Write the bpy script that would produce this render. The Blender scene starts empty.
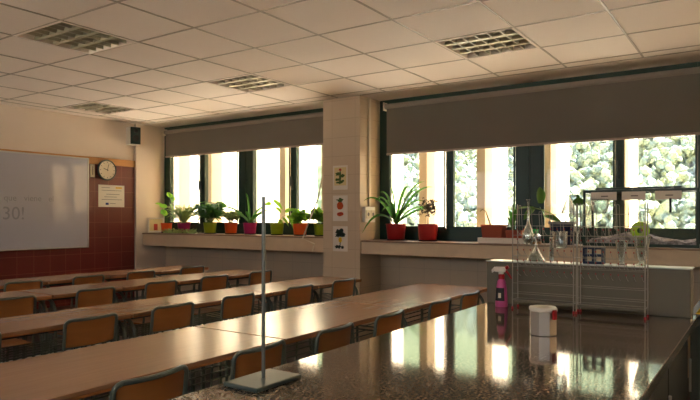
import bpy, bmesh, math, random
from mathutils import Vector, Matrix
PI = math.pi
random.seed(7)
SC = bpy.context.scene
COL = SC.collection

# ------------------------------------------------------------------ helpers
def lin(c):
    return tuple((v/255/12.92 if v/255 <= .04045 else ((v/255+.055)/1.055)**2.4) for v in c) + (1,)

def mat(name, rgb, rough=.6, metal=0, var=.06, scale=8, spec=.5, coat=0, bump=0, bscale=60, coords='Object', stretch=None, sheen=0, alt=None, sub=0):
    m = bpy.data.materials.new(name); m.use_nodes = True
    nt = m.node_tree; N = nt.nodes; L = nt.links
    b = N['Principled BSDF']
    b.inputs['Roughness'].default_value = rough
    b.inputs['Metallic'].default_value = metal
    b.inputs['Specular IOR Level'].default_value = spec
    b.inputs['Coat Weight'].default_value = coat
    b.inputs['Coat Roughness'].default_value = .08
    tc = N.new('ShaderNodeTexCoord'); mp = N.new('ShaderNodeMapping')
    L.new(tc.outputs[coords], mp.inputs[0])
    if stretch: mp.inputs['Scale'].default_value = stretch
    nz = N.new('ShaderNodeTexNoise'); nz.inputs['Scale'].default_value = scale; nz.inputs['Detail'].default_value = 5
    L.new(mp.outputs[0], nz.inputs['Vector'])
    mx = N.new('ShaderNodeMix'); mx.data_type = 'RGBA'
    c = lin(rgb)
    a = lin(alt) if alt else tuple(min(1, v*(1-var*2.2)) for v in c[:3]) + (1,)
    d = c if alt else tuple(min(1, v*(1+var*2.2)) for v in c[:3]) + (1,)
    mx.inputs[6].default_value = a; mx.inputs[7].default_value = d
    if alt:
        rp = N.new('ShaderNodeValToRGB'); rp.color_ramp.elements[0].position = .38; rp.color_ramp.elements[1].position = .62
        L.new(nz.outputs['Fac'], rp.inputs[0]); L.new(rp.outputs[0], mx.inputs[0])
    else:
        L.new(nz.outputs['Fac'], mx.inputs[0])
    L.new(mx.outputs[2], b.inputs['Base Color'])
    if bump:
        n2 = N.new('ShaderNodeTexNoise'); n2.inputs['Scale'].default_value = bscale
        L.new(mp.outputs[0], n2.inputs['Vector'])
        bp = N.new('ShaderNodeBump'); bp.inputs['Strength'].default_value = bump; bp.inputs['Distance'].default_value = .01
        L.new(n2.outputs['Fac'], bp.inputs['Height']); L.new(bp.outputs[0], b.inputs['Normal'])
    return m

def tile_mat(name, c1, c2, mortar, w, h, rough, ax='XZ', msize=.02, off=(0, 0), spec=.5, offset=0.0):
    m = bpy.data.materials.new(name); m.use_nodes = True
    nt = m.node_tree; N = nt.nodes; L = nt.links; b = N['Principled BSDF']
    b.inputs['Specular IOR Level'].default_value = spec
    tc = N.new('ShaderNodeTexCoord'); sp = N.new('ShaderNodeSeparateXYZ'); cb = N.new('ShaderNodeCombineXYZ')
    L.new(tc.outputs['Object'], sp.inputs[0])
    for k, a in enumerate(ax):
        ad = N.new('ShaderNodeMath'); ad.operation = 'ADD'; ad.inputs[1].default_value = off[k]
        L.new(sp.outputs[a], ad.inputs[0]); L.new(ad.outputs[0], cb.inputs[k])
    br = N.new('ShaderNodeTexBrick'); br.offset = offset; br.squash = 1
    br.inputs['Scale'].default_value = 1
    br.inputs['Brick Width'].default_value = w; br.inputs['Row Height'].default_value = h
    br.inputs['Mortar Size'].default_value = msize; br.inputs['Mortar Smooth'].default_value = .2
    br.inputs['Color1'].default_value = lin(c1); br.inputs['Color2'].default_value = lin(c2); br.inputs['Mortar'].default_value = lin(mortar)
    L.new(cb.outputs[0], br.inputs['Vector']); L.new(br.outputs['Color'], b.inputs['Base Color'])
    b.inputs['Roughness'].default_value = rough
    bp = N.new('ShaderNodeBump'); bp.inputs['Strength'].default_value = .3; bp.inputs['Distance'].default_value = .002; bp.invert = True
    L.new(br.outputs['Fac'], bp.inputs['Height']); L.new(bp.outputs[0], b.inputs['Normal'])
    return m

def glass_mat(name, tint=(245, 250, 248), refl=.9, rough=.02, base=.04, power=4.5):
    # thin clear glass: transparent seen straight on, mirror-like at grazing angles
    m = bpy.data.materials.new(name); m.use_nodes = True
    nt = m.node_tree; N = nt.nodes; L = nt.links
    for n in list(N): N.remove(n)
    o = N.new('ShaderNodeOutputMaterial'); mix = N.new('ShaderNodeMixShader')
    t = N.new('ShaderNodeBsdfTransparent'); g = N.new('ShaderNodeBsdfGlossy'); pass
    t.inputs[0].default_value = lin(tint); g.inputs['Roughness'].default_value = rough
    g.inputs[0].default_value = (refl, refl, refl, 1)
    lw = N.new('ShaderNodeLayerWeight'); pw = N.new('ShaderNodeMath'); pw.operation = 'POWER'; pw.inputs[1].default_value = power
    ml = N.new('ShaderNodeMath'); ml.operation = 'MULTIPLY_ADD'; ml.inputs[1].default_value = 1-base; ml.inputs[2].default_value = base
    L.new(lw.outputs['Facing'], pw.inputs[0]); L.new(pw.outputs[0], ml.inputs[0]); L.new(ml.outputs[0], mix.inputs[0]); L.new(t.outputs[0], mix.inputs[1]); L.new(g.outputs[0], mix.inputs[2]); L.new(mix.outputs[0], o.inputs[0])
    return m

class MB:
    def __init__(s): s.v = []; s.f = []; s.m = []; s.s = []
    def add(s, vs, fs, mi=0, sm=True):
        o = len(s.v); s.s += [sm]*len(fs); s.v += [tuple(v) for v in vs]; s.f += [tuple(i+o for i in f) for f in fs]; s.m += [mi]*len(fs); return s
    def box(s, x0, x1, y0, y1, z0, z1, M=None, mi=0):
        vs = [Vector((x, y, z)) for x in (x0, x1) for y in (y0, y1) for z in (z0, z1)]
        if M: vs = [M @ v for v in vs]
        return s.add(vs, [(0, 1, 3, 2), (4, 6, 7, 5), (0, 4, 5, 1), (2, 3, 7, 6), (0, 2, 6, 4), (1, 5, 7, 3)], mi, False)
    def bbox(s, x0, x1, y0, y1, z0, z1, b=.004, seg=2, M=None, mi=0):
        bm = bmesh.new(); bmesh.ops.create_cube(bm, size=1)
        for v in bm.verts: v.co = ((x0+x1)/2+v.co.x*(x1-x0), (y0+y1)/2+v.co.y*(y1-y0), (z0+z1)/2+v.co.z*(z1-z0))
        bmesh.ops.bevel(bm, geom=list(bm.edges), offset=b, segments=seg, profile=.5, affect='EDGES')
        bm.verts.index_update()
        vs = [(M @ v.co) if M else v.co.copy() for v in bm.verts]; fs = [[v.index for v in f.verts] for f in bm.faces]
        bm.free(); return s.add(vs, fs, mi, False)
    def tube(s, pts, r, n=8, cap=True, mi=0, closed=False):
        P = [Vector(p) for p in pts]; rs = r if isinstance(r, (list, tuple)) else [r]*len(P)
        vs = []; fs = []; up = None; K = len(P)
        for i, p in enumerate(P):
            if closed: d = P[(i+1) % K]-P[i-1]
            else: d = (P[min(i+1, K-1)]-P[max(i-1, 0)])
            d.normalize()
            if up is None:
                up = Vector((0, 0, 1)) if abs(d.z) < .9 else Vector((1, 0, 0))
            a = d.cross(up).normalized(); b = a.cross(d).normalized(); up = b
            for k in range(n):
                t = 2*PI*k/n; vs.append(p+(a*math.cos(t)+b*math.sin(t))*rs[i])
        R = K if closed else K-1
        for i in range(R):
            for k in range(n):
                j = (i+1) % K
                fs.append((i*n+k, i*n+(k+1) % n, j*n+(k+1) % n, j*n+k))
        if cap and not closed:
            fs.append(tuple(range(n-1, -1, -1))); fs.append(tuple((K-1)*n+k for k in range(n)))
        return s.add(vs, fs, mi)
    def lathe(s, prof, c=(0, 0, 0), n=24, M=None, mi=0, close=False):
        vs = []; fs = []; K = len(prof)
        for r, z in prof:
            for k in range(n):
                t = 2*PI*k/n; v = Vector((c[0]+r*math.cos(t), c[1]+r*math.sin(t), c[2]+z)); vs.append(M @ v if M else v)
        for i in range(K-1):
            for k in range(n): fs.append((i*n+k, i*n+(k+1) % n, (i+1)*n+(k+1) % n, (i+1)*n+k))
        if prof[0][0] > 1e-6: fs.append(tuple(range(n-1, -1, -1))) if not close else None
        if prof[-1][0] > 1e-6 and not close: fs.append(tuple((K-1)*n+k for k in range(n)))
        if close:
            for k in range(n): fs.append(((K-1)*n+k, (K-1)*n+(k+1) % n, (k+1) % n, k))
        return s.add(vs, [f for f in fs if f], mi)
    def build(s, name, m, parent=None, ang=40, loc=None):
        me = bpy.data.meshes.new(name); me.from_pydata(s.v, [], s.f)
        ms = m if isinstance(m, (list, tuple)) else [m]
        for q in ms: me.materials.append(q)
        for p, mi, sm in zip(me.polygons, s.m, s.s): p.material_index = mi; p.use_smooth = sm
        bm = bmesh.new(); bm.from_mesh(me); bmesh.ops.remove_doubles(bm, verts=bm.verts, dist=1e-6)
        bmesh.ops.recalc_face_normals(bm, faces=bm.faces); bm.to_mesh(me); bm.free()
        keep = [p.use_smooth for p in me.polygons]
        me.set_sharp_from_angle(angle=math.radians(ang))
        me.polygons.foreach_set('use_smooth', keep); me.update()
        o = bpy.data.objects.new(name, me); COL.objects.link(o)
        if parent: o.parent = parent
        if loc: o.location = loc
        return o

def thing(name, label, cat, loc=(0, 0, 0), rz=0, group=None):
    o = bpy.data.objects.new(name, None); COL.objects.link(o); o.location = loc; o.rotation_euler = (0, 0, rz)
    o.empty_display_size = .05
    return tag(o, label, cat, group)
def tag(o, label, cat, group=None):
    o['label'] = label; o['category'] = cat
    if group: o['group'] = group
    return o
def struct(o, label=None):
    o['kind'] = 'structure'
    if label: o['label'] = label
    return o
def dup(o, parent=None):
    c = o.copy(); COL.objects.link(c)
    if parent: c.parent = parent
    for ch in list(o.children): dup(ch, c)
    return c

# ------------------------------------------------------------------ materials
M_ceil = mat('ceiling_tile_paint', (240, 226, 214), .8, var=.02, scale=1.3, bump=.05, bscale=200)
M_tbar = mat('ceiling_bar_metal', (176, 160, 142), .45, var=.02)
M_wall = mat('warm_wall_paint', (220, 204, 188), .75, var=.02, scale=2)
M_pale = tile_mat('pale_wall_tiles', (204, 184, 158), (201, 181, 155), (186, 166, 142), .30, .20, .45, 'YZ', .003)
M_palex = tile_mat('pale_wall_tiles_side', (204, 184, 158), (201, 181, 155), (186, 166, 142), .30, .20, .45, 'XZ', .003)
M_red = tile_mat('dark_red_tiles', (112, 46, 40), (102, 41, 36), (132, 76, 62), .2, .2, .3, 'XZ', .004, off=(.05, .12))
M_floor = tile_mat('floor_terrazzo', (64, 54, 46), (60, 50, 43), (42, 36, 31), .4, .4, .35, 'XY', .004)
M_rail = mat('rail_wood', (190, 136, 80), .45, var=.08, scale=4, stretch=(.5, 8, 8))
M_green = mat('dark_green_frame_paint', (15, 50, 37), .4, var=.05, scale=10)
M_sill = mat('sill_stone', (214, 190, 160), .5, var=.04, scale=12)
M_silltop = mat('sill_top_stone', (150, 122, 98), .4, var=.06, scale=14)
M_pane = glass_mat('window_glass', (253, 253, 251), .6, base=.025)
M_glass = glass_mat('labware_glass', (240, 246, 246), 1.0, .03, base=.2, power=1.2)
M_blind = mat('blind_fabric', (116, 110, 98), .85, var=.03, scale=3, bump=.1, bscale=500)
M_blindtube = mat('blind_tube_fabric', (146, 136, 124), .7, var=.02)
M_blindrail = mat('blind_bottom_rail', (172, 154, 138), .5, var=.02)
M_desk = mat('desk_laminate', (154, 115, 86), .24, var=.07, scale=5, stretch=(.6, 9, 9), spec=.6)
M_edge = mat('desk_edge_wood', (160, 100, 52), .45, var=.08, scale=8)
M_ply = mat('chair_plywood', (156, 100, 54), .38, var=.08, scale=4, stretch=(.7, 6, 6))
M_tube = mat('painted_steel_tube', (84, 94, 86), .32, var=.03, spec=.7)
M_dktube = mat('dark_steel_tube', (52, 66, 62), .4, var=.04)
M_alu = mat('aluminium', (196, 196, 194), .3, metal=.85, var=.02)
M_steel = mat('polished_steel', (206, 198, 188), .3, metal=1, var=.02)
M_whiteplastic = mat('white_plastic', (226, 218, 206), .4, var=.02)
M_cream = mat('cream_plastic', (214, 200, 176), .5, var=.03)
M_black = mat('black_rubber', (26, 26, 26), .6)
M_redpl = mat('red_plastic', (170, 22, 30), .35)
M_board = mat('whiteboard_enamel', (184, 184, 198), .10, var=.015, scale=2, spec=.6)
M_ink = mat('faded_marker_ink', (146, 146, 158), .5, var=.02)
M_paper = mat('paper', (228, 220, 208), .8, var=.02)
M_yellow = mat('yellow_print', (224, 180, 40), .7)
M_blue = mat('blue_print', (38, 52, 128), .7)
M_inkd = mat('grey_print', (120, 112, 108), .8)
M_fin = mat('white_render_fins', (206, 190, 164), .8, var=.02, scale=1)
M_soil = mat('potting_soil', (58, 42, 30), .95, var=.2, scale=60, bump=.5)
M_leaf = mat('leaf_green', (78, 134, 52), .45, var=.15, scale=12)
M_leafd = mat('leaf_dark_green', (74, 120, 50), .45, var=.15, scale=12)
M_leafl = mat('leaf_lime_green', (128, 176, 56), .45, var=.15, scale=12)
M_leafp = mat('leaf_pale_grey_green', (156, 174, 108), .55, var=.12, scale=12)
for m_ in (M_leaf, M_leafd, M_leafl, M_leafp):
    nt_ = m_.node_tree; b_ = nt_.nodes['Principled BSDF']; tr_ = nt_.nodes.new('ShaderNodeBsdfTranslucent'); mx_ = nt_.nodes.new('ShaderNodeMixShader'); mx_.inputs[0].default_value = .55
    nt_.links.new(b_.inputs['Base Color'].links[0].from_socket, tr_.inputs[0]); nt_.links.new(b_.outputs[0], mx_.inputs[1]); nt_.links.new(tr_.outputs[0], mx_.inputs[2]); nt_.links.new(mx_.outputs[0], nt_.nodes['Material Output'].inputs[0])
M_dry = mat('dry_twigs', (92, 76, 64), .8, var=.15, scale=30)
P_or = mat('orange_pot', (226, 88, 22), .4); P_mg = mat('magenta_pot', (176, 22, 96), .4)
P_li = mat('lime_pot', (146, 168, 24), .4); P_re = mat('red_pot', (158, 26, 30), .4)
P_te = mat('terracotta_pot', (160, 74, 50), .7, bump=.1); P_bl = mat('navy_pot', (20, 34, 72), .4)
P_sau = mat('dark_saucer', (34, 34, 34), .5); P_gr = mat('grey_rim', (150, 148, 146), .5)
M_wire = mat('white_coated_wire', (170, 163, 148), .4)
M_dish = mat('speaker_grille', (18, 48, 44), .7, bump=.4, bscale=400)
M_pink = mat('pink_plastic', (204, 84, 146), .35, var=.05)
M_panel = mat('grey_laminate', (112, 105, 86), .5, var=.02)
M_paneltop = mat('white_panel_edge', (220, 222, 220), .35, var=.02)
M_cab = mat('dark_bench_cabinet', (40, 42, 38), .5)
M_sidecab = mat('green_grey_cabinet', (78, 84, 70), .5)
M_tree = mat('tree_foliage', (158, 164, 122), .9, var=.25, scale=1.0, alt=(122, 142, 140))  # alternate tone paints bluish shadows into the leaf colour
b_ = M_tree.node_tree; n_ = b_.nodes.new('ShaderNodeTexNoise'); n_.inputs['Scale'].default_value = 3.2; n_.inputs['Detail'].default_value = 6
t_ = b_.nodes.new('ShaderNodeTexCoord'); b_.links.new(t_.outputs['Object'], n_.inputs['Vector'])
p_ = b_.nodes.new('ShaderNodeBump'); p_.inputs['Strength'].default_value = 1; p_.inputs['Distance'].default_value = .9
b_.links.new(n_.outputs['Fac'], p_.inputs['Height']); b_.links.new(p_.outputs[0], b_.nodes['Principled BSDF'].inputs['Normal'])
M_hill = mat('hill_grass', (92, 104, 70), .95, var=.2, scale=.05)
M_ground = mat('yard_concrete', (232, 222, 204), .9, var=.04, scale=.3)
M_gravel = mat('gravel', (190, 182, 190), .9, var=.3, scale=40, alt=(110, 106, 112), bump=.6, bscale=90)
M_lime = mat('lime_plastic', (170, 214, 40), .35)
M_louv = mat('louvre_metal', (190, 184, 160), .35, metal=.2)
M_lback = mat('lamp_reflector', (190, 184, 160), .5, metal=.2)
M_yel = mat('yellow_cloth', (222, 186, 44), .9)
M_prY = mat('print_cream', (222, 204, 150), .8); M_prG = mat('print_green', (70, 96, 44), .8); M_prD = mat('print_dark_green', (34, 52, 40), .8)
M_prO = mat('print_orange', (206, 84, 30), .8); M_prR = mat('print_red', (176, 60, 48), .8)

def granite():
    m = bpy.data.materials.new('polished_granite'); m.use_nodes = True
    N = m.node_tree.nodes; L = m.node_tree.links; b = N['Principled BSDF']
    tc = N.new('ShaderNodeTexCoord'); n1 = N.new('ShaderNodeTexNoise'); n1.inputs['Scale'].default_value = 120; n1.inputs['Detail'].default_value = 6
    n2 = N.new('ShaderNodeTexVoronoi'); n2.inputs['Scale'].default_value = 90
    L.new(tc.outputs['Object'], n1.inputs['Vector']); L.new(tc.outputs['Object'], n2.inputs['Vector'])
    r = N.new('ShaderNodeValToRGB'); e = r.color_ramp
    e.elements[0].position = .36; e.elements[0].color = lin((58, 49, 42)); e.elements[1].position = .66; e.elements[1].color = lin((134, 114, 94))
    k = e.elements.new(.5); k.color = lin((100, 85, 70))
    L.new(n1.outputs['Fac'], r.inputs[0])
    mx = N.new('ShaderNodeMix'); mx.data_type = 'RGBA'; mx.blend_type = 'MULTIPLY'; mx.inputs[0].default_value = .5
    L.new(r.outputs[0], mx.inputs[6]); L.new(n2.outputs['Distance'], mx.inputs[7])
    L.new(r.outputs[0], b.inputs['Base Color'])
    b.inputs['Roughness'].default_value = .07; b.inputs['Specular IOR Level'].default_value = .5; b.inputs['IOR'].default_value = 1.5
    return m
M_granite = granite()

# ------------------------------------------------------------------ setting
CZ = 2.63; XW = 5.85; YB = 7.2; XL = -1.6; YR = -3.7; XP = 5.43
struct(MB().box(XL, XW, YR, YB, -.12, 0).build('floor', M_floor))
# ceiling tiles with openings where the lamps sit, and a plain border
GX = [(i-.213)*.6 for i in range(-3, 10)]; GY = [(j+.356)*.6 for j in range(-6, 12)]
lamps = [(7, 2), (7, 6), (4, 6), (7, 10)]
cb = MB()
xs = sorted([XL]+[g for g in GX if XL < g < XP]+[XP, XW]); ys = sorted([YR]+[g for g in GY if YR < g < 7.0]+[7.0, YB])
def inlamp(x, y):
    for i, j in lamps:
        if (i-.213)*.6 < x < (i+.787)*.6 and (j+.356)*.6 < y < (j+1.356)*.6: return True
    return False
for a in range(len(xs)-1):
    for b_ in range(len(ys)-1):
        if inlamp((xs[a]+xs[a+1])/2, (ys[b_]+ys[b_+1])/2): continue
        cb.box(xs[a], xs[a+1], ys[b_], ys[b_+1], CZ, CZ+.02)
ceil_o = struct(cb.build('ceiling', M_ceil))
tb = MB()
for x in xs[1:-1]: tb.box(x-.0075, x+.0075, YR, 7.0, CZ-.004, CZ+.001)
for y in ys[1:-1]: tb.box(XL, XP, y-.0075, y+.0075, CZ-.0042, CZ+.001)
struct(tb.build('ceiling_grid', M_tbar, ceil_o))
struct(MB().box(XL-.2, XW+.2, YR-.2, YB+.2, 3.0, 3.15).build('ceiling_slab', M_wall))
# board wall
wb = struct(MB().box(XL-.2, XW+.2, YB, YB+.2, 0, 3.0).build('wall_board', M_wall))
struct(MB().box(XL, 5.355, YB-.015, YB, 0, 2.03).build('wall_tiling', M_red, wb))
struct(MB().bbox(XL, 5.357, YB-.03, YB, 2.03, 2.12, .004).build('trim_1', M_rail), 'light wooden rail running along the top of the dark red tiles')
struct(MB().box(5.355, XW, YB-.05, YB, 0, CZ).build('wall_corner', M_wall))
wl = MB(); wl.box(XL-.2, XL, YR, YB, 0, 1.5); wl.box(XL-.2, XL, YR, YB, 2.45, 3.0)
for a, b in ((YR, -1.2), (1.3, 3.6), (6.1, YB)): wl.box(XL-.2, XL, a, b, 1.5, 2.45)  # gaps left for the added fill windows
struct(wl.build('wall_left', M_wall))
struct(MB().box(XL-.2, XW+.2, YR-.2, YR, 0, 3.0).build('wall_back', M_wall))
# window wall: parapet, pillars, lintel
ww = struct(MB().box(XW, XW+.15, YR, YB, -.12, 1.08).build('wall_window', M_pale))
struct(MB().box(XW, XW+.15, YR, YB, CZ, 3.0).build('wall_lintel', M_wall))
struct(MB().box(XW, XW+.2, YR-6, YB+6, 3.15, 12).build('wall_sky_blocker', M_wall))  # unseen wall added to keep sky light off the fins' inner faces
def pillar(y0, y1):
    return struct(MB().box(XP, XW+.15, y0, y1, 0, CZ).build('wall_pillar', M_pale))
pillar(3.54, 4.02); pillar(-.13, .35)
for n_, (y0, y1, zt) in enumerate(((4.02, YB-.05, 1.13), (.35, 3.54, 1.10), (YR, -.13, 1.10)), 1):
    s = struct(MB().bbox(5.46, XW, y0, y1, .955, zt-.018, .004).build('trim_%d' % (n_+1), M_sill), 'stone window ledge under the windows')
    struct(MB().bbox(5.45, XW, y0, y1, zt-.018, zt, .004).build('ledge_top', M_silltop, s))
# windows
def window(n, y0, y1, mull, zb=1.10, zt=CZ):
    fr = MB(); x0, x1 = XW-.02, XW+.06
    jw = .115
    fr.bbox(x0, x1, y0, y0+jw, zb, zt, .006); fr.bbox(x0, x1, y1-jw, y1, zb, zt, .006)
    fr.box(x0, x1, y0+jw, y1-jw, zt-.1, zt); fr.box(x0, x1, y0+jw, y1-jw, zb, zb+.13)
    for a, b in mull: 
        fr.bbox(x0, x1, a, b, zb+.13, zt-.1, .006)
        if b-a > .2: fr.bbox(x0-.012, x0+.002, (a+b)/2-.012, (a+b)/2+.012, zb+.13, zt-.1, .003)
    w = struct(fr.build('window_%d' % n, M_green))
    ed = [y0+jw]+[q for m in sorted(mull) for q in m]+[y1-jw]
    for k in range(0, len(ed), 2):
        g = MB().box(XW+.018, XW+.022, ed[k], ed[k+1], zb+.13, zt-.1).build('pane', M_pane, w); struct(g)
        b = MB(); t = .018
        b.box(XW-.026, XW-.0201, ed[k], ed[k]+t, zb+.13, zt-.1); b.box(XW-.026, XW-.0201, ed[k+1]-t, ed[k+1], zb+.13, zt-.1)
        b.box(XW-.026, XW-.0201, ed[k], ed[k+1], zb+.13, zb+.13+t)
        struct(b.build('sash_bead', M_green, w))
    return w
w1 = window(1, 4.02, 7.15, [(6.33, 6.42), (5.445, 5.69), (4.735, 4.815)], 1.13)
w2 = window(2, .35, 3.54, [(2.67, 2.742), (1.745, 2.006), (1.046, 1.104)])
w3 = window(3, YR, -.13, [(-.93, -.85), (-1.95, -1.7), (-2.8, -2.72)])
for w, ys_ in ((w1, (6.375, 4.775)), (w2, (2.706, 1.075))):
    for yy in ys_:
        h = MB().bbox(XW-.045, XW-.02, yy-.012, yy+.012, 1.68, 1.80, .005); h.bbox(XW-.06, XW-.044, yy-.01, yy+.01, 1.72, 1.84, .005)
        struct(h.build('window_handle', M_dktube, w))
# light portals in the openings (sampling help for the real daylight)
nwin = 3
def fill_window(a, b, horiz):
    global nwin
    nwin += 1; f = MB(); g = MB()
    def bx(m, p0, p1, z0, z1, t=.03):
        if horiz: m.box(p0, p1, YR-.1-t, YR-.1+t, z0, z1)
        else: m.box(XL-.1-t, XL-.1+t, p0, p1, z0, z1)
    bx(f, a, a+.06, 1.5, 2.45); bx(f, b-.06, b, 1.5, 2.45); bx(f, (a+b)/2-.04, (a+b)/2+.04, 1.5, 2.45); bx(f, a, b, 1.5, 1.56); bx(f, a, b, 2.39, 2.45)
    w = struct(f.build('window_%d' % nwin, M_green)); bx(g, a+.06, b-.06, 1.56, 2.39, .002); struct(g.build('pane', M_pane, w))
    L = bpy.data.lights.new('daylight_portal', 'AREA'); L.shape = 'RECTANGLE'; L.size = .8; L.size_y = b-a; L.cycles.is_portal = True
    o = bpy.data.objects.new('daylight_portal', L); COL.objects.link(o)
    if horiz: o.location = ((a+b)/2, YR-.15, 1.7); o.rotation_euler = (PI/2, 0, 0); L.size = b-a; L.size_y = 1.4; o.rotation_euler = (-PI/2, 0, PI)
    else: o.location = (XL-.15, (a+b)/2, 2.02); o.rotation_euler = (0, -PI/2, 0)
for a, b in ((-1.2, 1.3), (3.6, 6.1)): fill_window(a, b, False)  # unseen windows added in the left wall for fill light
for y0, y1 in ((4.1, 7.1), (.45, 3.45), (-3.6, -.2)):
    L = bpy.data.lights.new('daylight_portal', 'AREA'); L.shape = 'RECTANGLE'; L.size = 1.3; L.size_y = y1-y0
    L.cycles.is_portal = True
    o = bpy.data.objects.new('daylight_portal', L); COL.objects.link(o)
    o.location = (XW+.1, (y0+y1)/2, 1.8); o.rotation_euler = (0, PI/2, 0)

# ------------------------------------------------------------------ outside
def ratio_fin(k): return 6.3*(.5233+.1108*k)
for k in range(-12, 9):
    y = ratio_fin(k)
    f = MB().bbox(6.3, 7.0, y-.10, y, -4, 4.2, .004).build('facade_fin', M_fin)
    names = ['leftmost', 'second']
    struct(f)
struct(MB().box(-80, 60, -90, 90, -4.3, -4.0).build('ground', M_ground))
# wooded hillside
hv = []; hf = []; nx, ny = 26, 50
def hz(x, y): return -4.2+max(0, (x-56))*.5+3*math.sin(y*.05+x*.02)*min(1, max(0, (x-56)/30))+2*math.sin(y*.13+1)*min(1, max(0, (x-56)/30))
for i in range(nx):
    for j in range(ny):
        x = 54+i*6; y = -110+j*8; hv.append((x, y, hz(x, y)))
for i in range(nx-1):
    for j in range(ny-1): a = i*ny+j; hf.append((a, a+1, a+ny+1, a+ny))
struct(MB().add(hv, hf).build('hill', M_hill))
ico = bmesh.new(); bmesh.ops.create_icosphere(ico, subdivisions=1, radius=1); ico.verts.index_update()
icv = [v.co.copy() for v in ico.verts]; icf = [[v.index for v in f.verts] for f in ico.faces]; ico.free()
fo = MB(); rr = random.Random(3)
for k in range(2600):
    x = 58+rr.random()*46; y = x*rr.uniform(-.10, .66); z = hz(x, y); s = rr.uniform(.8, 1.5)
    for c in range(14):
        dx, dy, dz = (rr.gauss(0, .6)*s for _ in range(3)); q_ = s*rr.uniform(.22, .5)
        vs = []
        for v in icv:
            w = 1+rr.uniform(-.35, .35); vs.append((x+dx+v.x*q_*w, y+dy+v.y*q_*w, z+s*1.3+dz*1.3+v.z*q_*w*1.1))
        fo.add(vs, icf)
fo_o = fo.build('forest', M_tree); tag(fo_o, 'sunlit green woodland covering the hillside outside the windows', 'trees'); fo_o['kind'] = 'stuff'

# ------------------------------------------------------------------ blinds
def blind(y0, y1, zb, label, crank=None):
    t = thing('roller_blind', label, 'window blind', (0, 0, 0), group='roller blinds over the windows')
    xb = 5.765
    MB().box(xb-.0015, xb+.0015, y0+.02, y1-.02, zb, 2.535).build('blind_fabric', M_blind, t)
    MB().tube([(xb+.012, y0, 2.545), (xb+.012, y1, 2.545)], .03, 20).build('roller_tube', M_blindtube, t)
    MB().bbox(xb-.010, xb+.010, y0+.02, y1-.02, zb-.018, zb+.004, .004).build('bottom_rail', M_blindrail, t)
    for yy in (y0-.006, y1+.006): MB().bbox(xb-.03, xb+.05, yy-.006, yy+.006, 2.50, 2.59, .004).build('bracket', M_cream, t)
    return t
b1 = blind(4.05, 7.06, 2.205, 'dark grey roller blind pulled partway down the window behind the bright flower pots')
b2 = blind(.37, 3.43, 2.035, 'dark grey roller blind pulled partway down the window behind the two red pots')
MB().tube([(5.70, 4.06, 2.5), (5.52, 4.07, 1.9), (5.44, 4.10, 1.55), (5.42, 4.30, 1.105), (5.40, 4.12, 1.05), (5.40, 4.15, .97)], .008, 8).build('crank_rod', M_cream, b1)

# ------------------------------------------------------------------ ceiling lights
def lamp(i, j, label):
    x0 = (i-.213)*.6; y0 = (j+.356)*.6; t = thing('ceiling_light', label, 'ceiling light', (x0+.3, y0+.3, CZ), group='louvred ceiling lights')
    f = MB()
    for a in (-1, 1):
        f.box(-.298, .298, a*.298-(.018 if a > 0 else 0), a*.298+(0 if a > 0 else .018), -.006, .05)
        f.box(a*.298-(.018 if a > 0 else 0), a*.298+(0 if a > 0 else .018), -.28, .28, -.006, .05)
    f.build('frame', M_ceil, t)
    MB().box(-.298, .298, -.298, .298, .055, .062).build('reflector', M_lback, t)
    h = MB()
    for a in (-1, 1): h.box(-.298, .298, a*.2985-.001, a*.2985+.001, .05, .06); h.box(a*.2985-.001, a*.2985+.001, -.298, .298, .05, .06)
    h.build('housing', M_lback, t)
    lv = MB()
    for k in range(1, 4): 
        x = -.28+.14*k; lv.add([(x-.016, -.28, .0), (x-.016, .28, 0), (x+.016, .28, 0), (x+.016, -.28, 0), (x-.004, -.28, .03), (x-.004, .28, .03), (x+.004, .28, .03), (x+.004, -.28, .03)], [(0, 1, 2, 3), (0, 1, 5, 4), (3, 2, 6, 7)])
    for k in range(1, 6):
        y = -.28+.56/6*k; lv.box(-.28, .28, y-.004, y+.004, .0, .03)
    lv.build('louvre', M_louv, t)
    for q in range(4):
        MB().tube([(-.21+.14*q, -.27, .043), (-.21+.14*q, .27, .043)], .0115, 12).build('fluorescent_tube', M_whiteplastic, t)
lamp(7, 2, 'unlit louvred ceiling light above the right window, nearest the camera')
lamp(7, 6, 'unlit louvred ceiling light in front of the left window blind, middle of the window-side row')
lamp(4, 6, 'unlit louvred ceiling light at the upper left, farthest from the windows')
lamp(7, 10, 'small-looking unlit louvred ceiling light farthest away, above the clock and whiteboard wall')

# ------------------------------------------------------------------ board wall things
t = thing('whiteboard', 'large whiteboard with faint writing mounted on the dark red tiled wall', 'whiteboard', (3.35, YB-.016, .96))
MB().box(-1.29, 1.29, -.018, -.002, .012, 1.128).build('writing_surface', M_board, t)
f = MB(); f.bbox(-1.3, 1.3, -.026, 0, 0, .016, .003); f.bbox(-1.3, 1.3, -.026, 0, 1.124, 1.14, .003); f.bbox(-1.3, -1.284, -.026, 0, .016, 1.124, .003); f.bbox(1.284, 1.3, -.026, 0, .016, 1.124, .003)
f.build('frame', M_alu, t)
def text_mesh(body, size, name, m, parent, M4, ext=.0004):
    cu = bpy.data.curves.new(name, 'FONT'); cu.body = body; cu.size = size; cu.extrude = ext
    o = bpy.data.objects.new(name, cu); COL.objects.link(o)
    bpy.context.view_layer.update()
    me = bpy.data.meshes.new_from_object(o.evaluated_get(bpy.context.evaluated_depsgraph_get())); bpy.data.objects.remove(o)
    me.materials.clear(); me.materials.append(m); me.transform(M4)
    q = bpy.data.objects.new(name, me); COL.objects.link(q); q.parent = parent; return q
RX = Matrix.Rotation(PI/2, 4, 'X')
text_mesh('que   viene   el', .10, 'handwriting', M_ink, t, Matrix.Translation((.24, -.0195, .575)) @ RX)
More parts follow.
